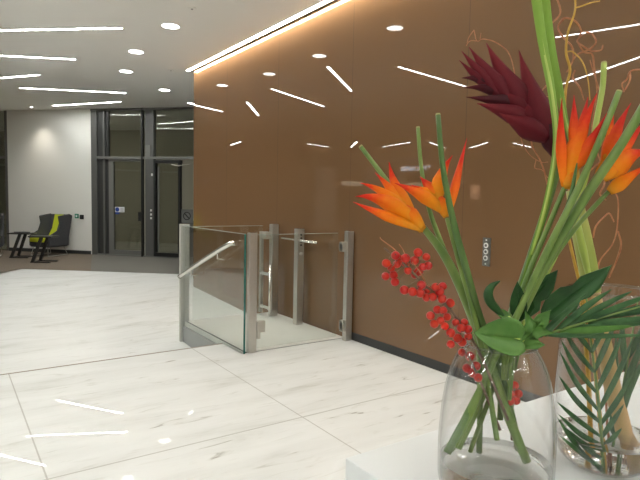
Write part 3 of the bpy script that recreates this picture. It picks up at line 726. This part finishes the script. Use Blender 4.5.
bloom('heliconia_bloom', 'orange bloom leaning farthest left with red-tipped pointed bracts',
      [(527, 462, .868), (506, 410, .878), (489, 360, .885), (468, 305, .89), (446, 258, .892), (423, 227, .89)], [.0070, .0078, .0082, .0080, .0072, .0052],
      [((423, 230), (355.5, 196.5), 17, dict(mid=(388, 203), td=-.02, pk=.45)), ((423, 230), (353, 202), 12, dict(mid=(386, 216), td=-.03, tw=.6, pk=.5, bd=-.004)), ((406, 211), (360, 183), 12, dict(mid=(382, 192), td=.01)),
       ((408, 213), (375, 172.5), 13, dict(mid=(391, 190), td=.02)), ((416, 222), (389, 162), 16, dict(mid=(398, 192), td=.02, pk=.4)), ((422, 229), (397, 200), 17, dict(bd=-.006, pk=.5))], .885)
bloom('heliconia_bloom', 'orange bloom second from the left with one bract raised upright',
      [(497, 440, .86), (489, 390, .868), (481, 345, .872), (470, 300, .872), (458, 258, .872), (447, 218, .872)], [.0042, .0044, .0045, .0042, .0040, .0036],
      [((446, 213), (394.5, 183), 13, dict(mid=(421, 195), td=-.02, pk=.45)), ((436, 196), (411, 185), 10, dict(td=.01)), ((435, 194), (420, 176.5), 13, dict(td=.015, m=REDBR)), ((438, 201), (452.5, 155.5), 15, dict(mid=(441, 177), td=.0, pk=.4)),
       ((447, 217), (436, 190), 13, dict(bd=-.004, pk=.5)), ((450, 210), (467, 138), 9, dict(mid=(458, 174), td=.03, m=REDBR, pk=.35))], .872)
bloom('heliconia_bloom', 'upright orange and red bloom between the burgundy spike and the right edge',
      [(455, 446, .858), (475, 405, .868), (497, 355, .876), (513, 318, .88), (532, 265, .878), (551, 220, .872), (566, 184, .868)], [.0045] * 5 + [.004, .0038],
      [((564, 186), (562, 98), 10, dict(mid=(561, 142), m=REDBR, pk=.45, td=-.01)), ((566, 189), (597, 93), 19, dict(mid=(575, 150), pk=.52, bw=.35)), ((573, 160), (574, 95), 10, dict(mid=(574, 128), m=REDBR, td=.01, pk=.5)),
       ((576, 152), (588, 97), 13, dict(m=REDBR, td=.015)), ((571, 172), (607, 113), 15, dict(mid=(588, 148), td=-.015, pk=.5, bw=.3, m=REDBR)), ((567, 187), (575, 158), 12, dict(bd=-.005))], .866)
bloom('heliconia_bloom', 'orange bloom cut by the right edge of the photo, bracts spreading sideways',
      [(470, 452, .905), (487, 405, .90), (505, 355, .895), (522, 315, .89), (546, 270, .885), (574, 230, .88), (594, 207, .875), (613, 187, .872)], [.0038] * 7 + [.0032],
      [((600, 178), (648, 150), 26, dict(mid=(622, 160), pk=.45)), ((609, 192), (650, 163), 14, dict(mid=(628, 178), td=-.02)), ((606, 172), (631, 103), 16, dict(mid=(614, 138), td=.01, pk=.4, m=REDBR)), ((610, 160), (645, 120), 15, dict(mid=(628, 143), td=.015, m=REDBR)),
       ((606, 160), (614, 108), 9, dict(td=.02)), ((601, 178), (628, 150), 18, dict(bd=-.006))], .868)

# burgundy lobster-claw spike
bloom('heliconia_spike', 'burgundy claw-shaped flower spike at the top, pointing up and left',
      [(447, 453, .852), (470, 410, .87), (494, 362, .888), (512, 312, .90), (531, 255, .918), (548, 202, .93), (558, 163, .936), (552, 140, .936), (533, 116, .936), (508, 98, .936), (488, 85, .936)], [.0062] * 6 + [.006, .005, .004, .003, .002],
      [((547, 138), (519, 50.5), 29, dict(mid=(533, 98), pk=.35, bd=-.01, td=.0)), ((526, 112), (486.3, 43), 26, dict(mid=(506, 80), pk=.35)), ((511, 104), (469, 47), 20, dict(mid=(490, 76), pk=.35)), ((500, 97), (461.5, 51), 15, dict(mid=(480, 73))),
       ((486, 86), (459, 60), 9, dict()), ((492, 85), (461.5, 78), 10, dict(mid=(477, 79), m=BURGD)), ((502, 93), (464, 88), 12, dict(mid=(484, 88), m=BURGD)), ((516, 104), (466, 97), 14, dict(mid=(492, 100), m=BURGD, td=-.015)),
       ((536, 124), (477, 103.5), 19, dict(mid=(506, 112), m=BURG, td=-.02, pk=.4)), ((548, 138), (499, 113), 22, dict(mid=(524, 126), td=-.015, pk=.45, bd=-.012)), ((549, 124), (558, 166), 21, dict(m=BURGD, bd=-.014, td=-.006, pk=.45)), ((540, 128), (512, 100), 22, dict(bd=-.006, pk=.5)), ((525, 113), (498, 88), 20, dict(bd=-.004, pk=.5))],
      .936, STEMD, BURG, None)

# cut stalks (bare rods)
def rod(label, pts, r, m_=STEM, group='bare cut stalks among the flowers'):
    t = thing('cut_stalk', label, 'stalk', at(*pts[0]), group)
    P = P3(pts); MB().tube(P, r, 10, 4).build('stalk', m_, t, smooth=True)
    d = (P[-1] - P[-2]).normalized(); rr = r if isinstance(r, (int, float)) else r[-1]
    MB().tube([P[-1], P[-1] + d * .0025], [rr * 1.03, rr * .9], 10, 1).build('cut_end', CUT, t)
    return t
rod('thin bare stalk slanting up left to a cut end above the leftmost bloom', [(522, 455, .905), (507, 400, .90), (489, 345, .90), (470, 303, .905), (448, 262, .912), (424, 229, .916), (388, 182, .93), (361, 147, .94)], [.0055, .0055, .0055, .0055, .005, .0045, .0042, .0038])
rod('thin bare upright stalk ending between the two left blooms', [(479, 455, .91), (480, 400, .905), (478, 345, .90), (462, 295, .91), (440, 240, .925), (428, 205, .93), (421, 165, .94), (418, 128, .945)], [.005, .005, .005, .005, .0045, .004, .0036, .0034])
rod('taller bare stalk ending just right of the second bloom', [(519, 450, .885), (509, 405, .885), (495, 355, .882), (480, 318, .875), (466, 268, .862), (453, 220, .856), (443, 168, .856), (438, 115, .858)], [.0062, .0062, .0062, .006, .0056, .0052, .0046, .0040], STEMD)
rod('bare stalk crossing in front of the upright right bloom', [(450, 450, .866), (471, 410, .868), (496, 355, .868), (514, 322, .865), (545, 255, .855), (576, 193, .845), (603, 132, .84), (619, 92, .838)], [.006, .006, .0058, .0056, .0054, .0052, .005, .0046], STEM)
rod('thick bare stalk leaning to the right edge across the flowers', [(458, 448, .895), (478, 405, .893), (500, 355, .89), (520, 315, .882), (551, 254, .868), (588, 193, .852), (622, 143, .84), (652, 92, .83)], [.006, .0065, .007, .0075, .0075, .0075, .007, .0065], STEM)
rod('short pale bare stalk rising behind the upright right bloom', [(508, 400, .915), (514, 345, .912), (533, 300, .93), (560, 245, .945), (585, 180, .955), (597, 118, .96), (602.5, 88, .962), (604, 63, .963)], [.0048] * 8, STEML)

# tall leaf blades running out of the top of the photo
def tall(label, pts, w, m_=BLADE, prof=None, sheath=None):
    t = thing('leaf_blade', label, 'leaf', at(*pts[0]), 'tall leaf blades')
    blade(MB(), P3(pts), w, .2, .35, prof or (lambda s: .55 + .45 * sin(pi * s)), 7).build('blade', m_, t, smooth=True, solid=.0012)
    if sheath: MB().tube(P3(pts[sheath[0]:sheath[1]]), [.003, .003], 8, 4).build('midrib', STEML, t, smooth=True)
    return t
tall('wide light green leaf blade rising out of the top of the photo', [(500, 420, .895), (503, 350, .89), (515, 310, .89), (532, 255, .885), (548, 195, .88), (556, 142, .88), (552, 95, .885), (542, 40, .895), (533, -25, .90)], .0195, BLADE, lambda s: .47 if s < .65 else .47 + (s - .65) * 1.1, (3, 9))
tall('narrow light green leaf blade alongside the wide one, bending right at its foot', [(573, 166, .952), (571, 146, .95), (564, 115, .95), (558, 85, .948), (550, 40, .944), (543, -25, .94)], .014, BLADE, lambda s: min(1, .12 + s * 1.6), (1, 6))
tall('short dark green sheath leaf below the upright right bloom', [(556, 246, .862), (563, 222, .858), (571, 195, .853), (577, 163, .853)], .0125, STEMD, lambda s: .75 * (1 - s) ** .5 + .1)

# ------------------------------------------------------------------ red berries
def berries(label, stem, twigs, pos, d, seedn):
    rnd = random.Random(seedn); t = thing('berry_sprig', label, 'berries', at(*stem[0]), 'red berry sprigs')
    MB().tube(P3(stem), [.0024, .0022, .002, .0014], 8, 4).build('stem', TWIGD, t, smooth=True)
    for q in twigs: MB().tube(P3(q), [.0010, .0006], 6, 4).build('twig', TWIG, t, smooth=True)
    S = catmull(P3(stem), 6)
    for (x, y) in pos:
        c = at(x, y, d(x, y) + rnd.uniform(-.009, .009)); r = rnd.uniform(.0062, .0074)
        nr = min(S, key=lambda s: (s - c).length); ax = (c - nr).normalized()
        o = MB().ball(c, r, 14, 9, ax, .96).build('berry', BERRY, t, smooth=True)
        MB().tube([nr, (nr + c) / 2 + Vector((0, 0, .002)), c - ax * r * .8], .0007, 5, 2).build('pedicel', TWIGD, o, smooth=True)
        MB().ball(c + ax * r * .93, .0014, 8, 5, ax, .6).build('calyx', CALYX, o)
    return t
z1 = lambda L: [(340 + x / 4, 180 + y / 4) for x, y in L]
z6 = lambda L: [(420 + x / 2.668, 300 + y / 2.668) for x, y in L]
pos = z1([(222, 302), (185, 333), (228, 337), (262, 313), (182, 385), (214, 380), (220, 408), (272, 362), (298, 322), (312, 290), (345, 308), (352, 343), (331, 348), (300, 378), (240, 318),
          (257, 440), (290, 447), (320, 452), (350, 440), (382, 428), (410, 425), (345, 470), (370, 468), (325, 420), (408, 475), (398, 446), (262, 330), (205, 352), (316, 365)]) + \
      z6([(28, 42), (55, 55), (38, 64), (62, 28), (80, 8), (82, 88), (82, 118), (110, 75), (95, 60), (128, 97), (46, 26), (112, 112), (100, 102), (66, 70), (118, 60), (128, 78), (72, 45)])
berries('long drooping sprig of red berries hanging left of the vases', [(508, 420, .862), (478, 350, .855), (452, 312, .845), (428, 288, .838), (402, 262, .836), (384, 248, .836)],
        [[(402, 262, .836), (395, 250, .83), (382, 240, .83), (380, 237, .83)], [(410, 268, .836), (404, 252, .83), (399, 244, .83)], [(428, 288, .838), (420, 272, .83), (412, 262, .83)]],
        pos, lambda x, y: .836 + max(0, (x - 440)) * .00035, 3)
berries('few red berries inside the tapering vase below its neck, at the left', [(500, 430, .868), (486, 395, .864), (476, 372, .86), (468, 355, .857)], [], z6([(125, 182), (133, 150), (150, 176), (155, 207), (140, 195), (112, 140)]), lambda x, y: .86, 5)
berries('few red berries inside the tapering vase at the right', [(512, 440, .90), (512, 420, .895), (513, 400, .89), (515, 385, .888)], [], z6([(252, 228), (243, 250), (241, 270), (262, 250), (234, 246), (256, 268)]), lambda x, y: .888, 6)

# ------------------------------------------------------------------ leaves at the vase mouth
def outline_leaf(m, O, ax_u, ax_v, poly, cup=.12):
    """leaf from a lobed outline (u along the midrib), fanned from the midrib and gently cupped"""
    nrm = ax_u.cross(ax_v).normalized(); n = len(poly)
    us = [p[0] for p in poly]; mx = max(us); vs = []; ts = []; K = 5
    for u, v in poly:
        mu = min(max(u, 0), mx * .97) * (.92 if u > mx * .5 else 1)
        for k in range(K):
            f = k / (K - 1); uu = mu + (u - mu) * f; vv = v * f
            h = -cup * vv * vv / (mx * .5) - .10 * (uu / mx) ** 2 * mx + .02 * mx * sin(9 * f + u * 40)*f
            vs.append(O + ax_u * uu + ax_v * vv + nrm * h); ts.append(uu / mx)
    fs = [(i * K + k, i * K + k + 1, (i + 1) * K + k + 1, (i + 1) * K + k) for i in range(n - 1) for k in range(K - 1)]
    return m.add(vs, fs, ts)
def leaf(name, label, base, tip, poly, d, m_, tilt=.0, stem=None, tipd=0., cup=.5):
    B = at(*base, d); Tp = at(*tip, d + tipd); t = thing(name, label, 'leaf', B, None)
    ax_u = (Tp - B); Ln = ax_u.length; ax_u.normalize(); ax_v = ax_u.cross(facing(B)).normalized(); ax_v = Quaternion(ax_u, tilt) @ ax_v
    outline_leaf(MB(), B, ax_u, ax_v, [(u * Ln, v * Ln) for u, v in poly], cup).build('blade', m_, t, smooth=True, solid=.0008)
    nr = ax_u.cross(ax_v).normalized()
    MB().tube([B, B + ax_u * Ln * .5 + nr * .002, Tp - nr * Ln * .10 + nr * .001], [.0014, .001, .0005], 6, 4).build('midrib', m_ if m_ is not LEAFM else STEML, t, smooth=True)
    if stem: MB().tube(P3(stem) + [B], .0022, 8, 4).build('petiole', STEM, t, smooth=True)
    return t
heart = [(0, 0), (-.10, .12), (-.08, .26), (.06, .36), (.25, .39), (.48, .34), (.70, .23), (.88, .10), (1, 0), (.88, -.11), (.70, -.25), (.48, -.36), (.25, -.41), (.06, -.37), (-.08, -.26), (-.10, -.12), (0, 0)]
lobed = [(0, 0), (-.02, .16), (.12, .34), (.30, .42), (.22, .18), (.40, .22), (.62, .40), (.58, .16), (.72, .16), (1, 0), (.74, -.14), (.58, -.14), (.62, -.38), (.40, -.20), (.22, -.16), (.28, -.42), (.10, -.34), (-.02, -.16), (0, 0)]
oval = [(0, 0), (.08, .10), (.25, .17), (.5, .19), (.75, .12), (1, 0), (.75, -.12), (.5, -.19), (.25, -.17), (.08, -.10), (0, 0)]
finger = [(0, 0), (.06, .10), (.2, .20), (.4, .23), (.62, .19), (.82, .10), (1, 0), (.82, -.09), (.62, -.17), (.4, -.21), (.2, -.19), (.06, -.10), (0, 0)]
leaf('heart_leaf', 'broad mid green rounded leaf over the rim of the tapering vase', (520, 339), (472, 334), heart, .805, LEAFM, .25, [(508, 400, .872), (512, 355, .862), (518, 346, .83)])
leaf('lobed_leaf', 'mid green lobed leaf right of the rounded leaf at the vase mouth', (521, 344), (551, 311), lobed, .83, LEAFM, -.2, [(510, 400, .874), (514, 360, .868), (518, 350, .845)])
leaf('lobed_leaf', 'dark green leaf lobe standing just left of the stalk bundle', (519, 322), (519, 281), finger, .87, LEAFD, -.35, [(505, 380, .876), (510, 345, .875)])
wavy = [(0, 0), (.05, .09), (.18, .17), (.34, .20), (.46, .13), (.56, .17), (.72, .15), (.86, .08), (1, 0), (.84, -.07), (.66, -.13), (.52, -.10), (.40, -.17), (.2, -.17), (.06, -.09), (0, 0)]
leaf('lobed_leaf', 'large dark green leaf behind the stalks, its top edge level', (514, 318), (556, 270), wavy, .915, LEAFD, .2, [(506, 380, .89), (508, 345, .895)])
leaf('lobed_leaf', 'dark green lobe rising steeply behind the stalk bundle', (518, 320), (536, 272), [(u, v * 1.1) for u, v in wavy], .905, LEAFD, -.15, [(508, 380, .89), (511, 345, .895)])
leaf('lobed_leaf', 'long dark green leaf lobe reaching right above the round vase rim', (541, 318), (611, 268), [(u, v * .85) for u, v in wavy], .90, LEAFD, -.25, [(515, 370, .892), (522, 344, .893), (534, 326, .897)])
t = thing('curled_leaf', 'small dark green leaf curling up left of the stalks', 'leaf', at(508, 324, .862), None)
blade(MB(), P3([(509, 326, .862), (500, 313, .858), (491, 303, .855), (488, 294, .855), (492, 286, .858), (500, 281, .862)]), .0155, .35, .4, lambda q: max(.12, sin(pi * q) ** .8)).build('blade', LEAFD, t, smooth=True, solid=.0008)
MB().tube(P3([(502, 380, .874), (504, 345, .870), (509, 326, .862)]), .0018, 8, 4).build('petiole', STEM, t, smooth=True)
leaf('curled_leaf', 'small green leaf pointing out beneath the curled leaf', (510, 317), (494, 312), [(u, v * 1.6) for u, v in oval], .86, LEAFM, .5, [(504, 380, .875), (506, 345, .87)])

# ------------------------------------------------------------------ palm fronds
def frond(label, rachis, r, leaflets, m_, w, extra=None):
    t = thing('palm_frond', label, 'palm frond', at(*rachis[0]), 'palm fronds')
    MB().tube(P3(rachis), r, 8, 4).build('rachis', STEM, t, smooth=True)
    for q in leaflets:
        b_, m2, e_, d0, d1, ww = q
        mm = LEAFM if ww < 0 else m_
        m2 = tuple(.62 * (u_ + v_) / 2 + .38 * w_ for u_, v_, w_ in zip(b_, e_, m2))
        blade(MB(), [at(*b_, d0), at(*m2, (d0 + d1) / 2), at(*e_, d1)], abs(ww) * w, .15 + random.uniform(-.3, .3), .22, lambda s: (sin(pi * (s * .86 + .14)) ** .75), 5, 6).build('leaflet', mm, t, smooth=True, solid=.0006)
    return t
# frond lying out to the right over the round vase
ra = [(508, 395, .884), (514, 352, .876), (530, 340, .86), (560, 330, .85), (600, 318, .845), (650, 304, .84)]
lf = []
for (bx, by), (ex, ey), sag, ww in [((545, 336), (588, 292), -6, 1.0), ((556, 331), (612, 289), -5, 1.1), ((566, 328), (632, 291), -4, 1.1), ((578, 324), (655, 293), -2, 1.1), ((590, 321), (668, 300), -1, 1.), ((604, 317), (680, 305), 0, 1.),
                                    ((540, 337), (572, 307), -6, .8), ((548, 335), (606, 331), 5, 1.), ((560, 331), (634, 326), 3, -1.2), ((574, 327), (655, 322), 3, 1.1), ((588, 323), (668, 316), 2, 1.1), ((536, 338), (560, 318), -4, .7), ((552, 334), (648, 335), 4, .9)]:
    lf.append(((bx, by), ((bx + ex) / 2, (by + ey) / 2 + sag), (ex, ey), .852, .835 + random.uniform(-.02, .03), ww))
frond('palm frond spreading right across the mouth of the round vase', ra, [.0028, .0026, .0022, .002, .0016, .001], lf, PALM, .0090)
# frond standing inside the round vase
ra = [(604, 471, .945), (601, 430, .94), (597, 390, .94), (592, 350, .945), (588, 315, .955), (586, 292, .96)]
lf = []
L = [((602, 424), (572, 404), (559, 376)), ((600, 436), (575, 420), (557, 402)), ((601, 445), (580, 440), (558, 414)), ((603, 466), (575, 456), (557, 417)), ((598, 410), (572, 386), (560, 352)), ((596, 392), (572, 370), (561, 340)), ((594, 372), (573, 352), (563, 328)), ((592, 352), (575, 335), (566, 312)),
     ((602, 455), (582, 447), (566, 428)), ((590, 335), (576, 318), (570, 302)), ((602, 463), (582, 458), (560, 436))]
Rr = [((598, 412), (616, 385), (634, 336)), ((600, 425), (618, 404), (634, 372)), ((601, 438), (612, 424), (624, 404)), ((596, 392), (611, 366), (624, 330)), ((594, 372), (606, 347), (617, 318)), ((592, 352), (604, 330), (611, 306)), ((602, 448), (612, 440), (622, 428)), ((590, 335), (598, 318), (604, 303))]
for q in L: lf.append((q[0], q[1], q[2], .94, .925 if q[2][1] > 330 else .94, 1.0))
for q in Rr: lf.append((q[0], q[1], q[2], .94, .95, 1.0))
frond('palm frond standing inside the round-bottomed vase', ra, [.0028, .0026, .0024, .002, .0016, .001], lf, PALM, .0092)
ra = [(612, 462, .99), (618, 420, .985), (626, 370, .98), (633, 330, .975), (638, 300, .97)]
lf = [((616, 432), (624, 400), (637, 372), .985, .965, 1.0), ((619, 415), (630, 385), (648, 350), .985, .965, 1.0), ((622, 395), (633, 362), (648, 330), .982, .96, 1.1), ((626, 372), (622, 345), (621, 312), .98, .975, 1.0), ((628, 358), (640, 335), (652, 312), .98, .965, 1.0), ((620, 405), (612, 370), (616, 335), .985, .975, 1.0),
      ((614, 446), (611, 422), (613, 398), .99, .98, .9)]
frond('dark palm frond at the right inside the round-bottomed vase', ra, [.0026, .0024, .002, .0016, .001], lf, PALM, .0110)

# ------------------------------------------------------------------ thick stalk and willows in the round vase
t = thing('thick_stalk', 'thick pale green stalk rising from the round-bottomed vase', 'stalk', at(631, 462, .985))
MB().tube(P3([(629, 462, .985), (623, 430, .985), (612, 385, .985), (601, 330, .985), (592, 290, .985)]), [.0150, .0150, .0145, .0135, .0130], 16, 5).build('lower_stalk', TAN, t, smooth=True, label='tan lower end of the stalk')
MB().tube(P3([(592, 292, .985), (587, 262, .985), (581, 232, .985), (573, 190, .985)]), [.0158, .0165, .0160, .0120], 16, 5).build('upper_stalk', THICK, t, smooth=True)
MB().tube(P3([(590, 282, .972), (583, 250, .972), (575, 215, .974), (571, 195, .978)]), [.004, .007, .006, .002], 10, 5).build('sheath', STEML, t, smooth=True, label='pale sheath along the stalk')
t = thing('curly_willow', 'ochre yellow willow branch rising from the round vase to the top edge', 'branch', at(607, 473, .955))
MB().tube(P3([(606, 474, .957), (600, 420, .962), (595, 370, .965), (589, 325, .968), (580, 285, .97), (571, 248, .968), (567, 225, .966), (572, 200, .966), (578, 175, .968), (571, 140, .968), (565, 112, .968), (566, 88, .968), (570, 70, .968), (566, 52, .968), (568, 32, .968), (575, 10, .968), (574, -15, .968)]), [.0040, .0038, .0034, .003, .0028, .0027, .0026, .0026, .0026, .0026, .0025, .0024, .0024, .0022, .002, .0018, .0016], 10, 5).build('stem', YELLOW, t, smooth=True)
for q in [[(566, 52, .968), (573, 52, .96), (583, 63, .958), (588, 80, .956), (590, 100, .956)], [(575, 8, .968), (582, 6, .965), (590, 3, .963), (600, 1, .96)]]:
    MB().tube(P3(q), [.0014, .0012, .0009], 6, 5).build('twig', YELLOW, t, smooth=True)
t = thing('willow_stem', 'straight yellow stem standing in the water of the round vase', 'branch', at(592, 472, .962))
MB().tube(P3([(592, 472, .962), (590, 420, .965), (588, 370, .97), (584, 325, .975), (580, 290, .978)]), [.0042, .0042, .004, .0036, .003], 10, 5).build('stem', YELLOW, t, smooth=True)
MB().ball(at(580, 290, .978), .0032, 10, 6).build('bud', YELLOW, t)
t = thing('curly_willow', 'reddish curly willow twigs tangled behind the blooms', 'branch', at(607, 440, 1.0))
MB().tube(P3([(608, 455, 1.0), (606, 400, 1.0), (601, 340, 1.0), (598, 290, 1.0), (599, 263, 1.0), (612, 245, 1.0), (617, 228, 1.0), (618, 200, 1.0), (612, 188, 1.0), (600, 160, 1.0), (592, 130, 1.0), (597, 90, 1.0), (590, 60, 1.0)]), [.0024, .0022, .002, .0018, .0014, .0012, .0012, .0012, .0012, .0014, .0014, .0012, .001], 8, 5).build('stem', TWIG, t, smooth=True)
for q in [[(555, -6), (560, 8), (559, 16), (552, 23), (548, 27)], [(559, 24), (564, 18), (575, 21), (581, 30), (579, 37)], [(564, 19), (558, 27), (563, 37), (572, 47), (573, 60), (567, 72)], [(603, 45), (601, 50), (592, 51), (583, 46), (577, 41), (582, 35)],
          [(577, 41), (584, 52), (592, 54), (594, 66), (596, 80), (600, 92)], [(590, 50), (596, 42), (592, 34), (586, 32)], [(573, 60), (578, 54), (588, 50), (596, 44)], [(575, 70), (573, 78), (580, 88), (584, 100)], [(645, 69), (631, 71), (627, 79), (622, 84), (624, 92)],
          [(630, 72), (630, 80), (625, 90)], [(597, 150), (604, 140), (600, 130)], [(606, 172), (604, 185), (600, 194), (606, 200)], [(593, 238), (596, 226), (606, 215), (610, 214), (614, 222)], [(618, 231), (621, 245), (616, 262), (609, 278)], [(560, 76), (550, 82), (541, 92)], [(556, 100), (545, 108), (548, 118)],
          [(567, 196), (571, 187), (582, 178), (604, 158)]]:
    MB().tube(P3([(x, y, 1.0 - .03 * ((i * 37 + int(x)) % 5) / 5) for i, (x, y) in enumerate(q)]), [.0015, .0017, .0012], 6, 5).build('twig', TWIG, t, smooth=True)
t = thing('curly_willow', 'fine brown twig curling above and below the burgundy spike', 'branch', at(505, 400, .915))
MB().tube(P3([(505, 400, .915), (510, 345, .915), (522, 300, .93), (538, 250, .95), (549, 205, .955), (546, 178, .955), (540, 160, .955), (532, 145, .955), (530, 128, .955), (522, 110, .955), (516, 90, .955), (514, 70, .955), (508, 52, .955), (495, 42, .955), (483, 39, .955), (477, 41, .955), (474, 30, .955)]), [.0014] * 10 + [.0011, .001, .001, .001, .0009, .0008, .0007], 6, 5).build('stem', TWIG, t, smooth=True)
for q in [[(477, 41), (470, 41), (466, 46)], [(474, 30), (469, 37), (467, 43)], [(480, 39), (481, 33)], [(520, 128), (522, 142), (530, 155), (541, 162), (548, 162)], [(536, 160), (535, 168), (542, 170), (548, 178)], [(549, 110), (541, 104), (545, 97), (551, 97)]]:
    MB().tube(P3([(x, y, .955) for x, y in q]), [.0008, .0006], 6, 5).build('twig', TWIG, t, smooth=True)

# ------------------------------------------------------------------ world and view
w = bpy.data.worlds.new('night'); SC.world = w; w.use_nodes = True
w.node_tree.nodes['Background'].inputs[0].default_value = (.02, .021, .022, 1); w.node_tree.nodes['Background'].inputs[1].default_value = 1
SC.view_settings.view_transform = 'Standard'; SC.view_settings.look = 'None'; SC.view_settings.gamma = 1; SC.view_settings.exposure = .33
SC.view_settings.use_curve_mapping = False
SC.cycles.use_denoising = True
SC.cycles.max_bounces = 16; SC.cycles.transparent_max_bounces = 32; SC.cycles.transmission_bounces = 12; SC.cycles.glossy_bounces = 6; SC.cycles.diffuse_bounces = 5
SC.cycles.caustics_reflective = False
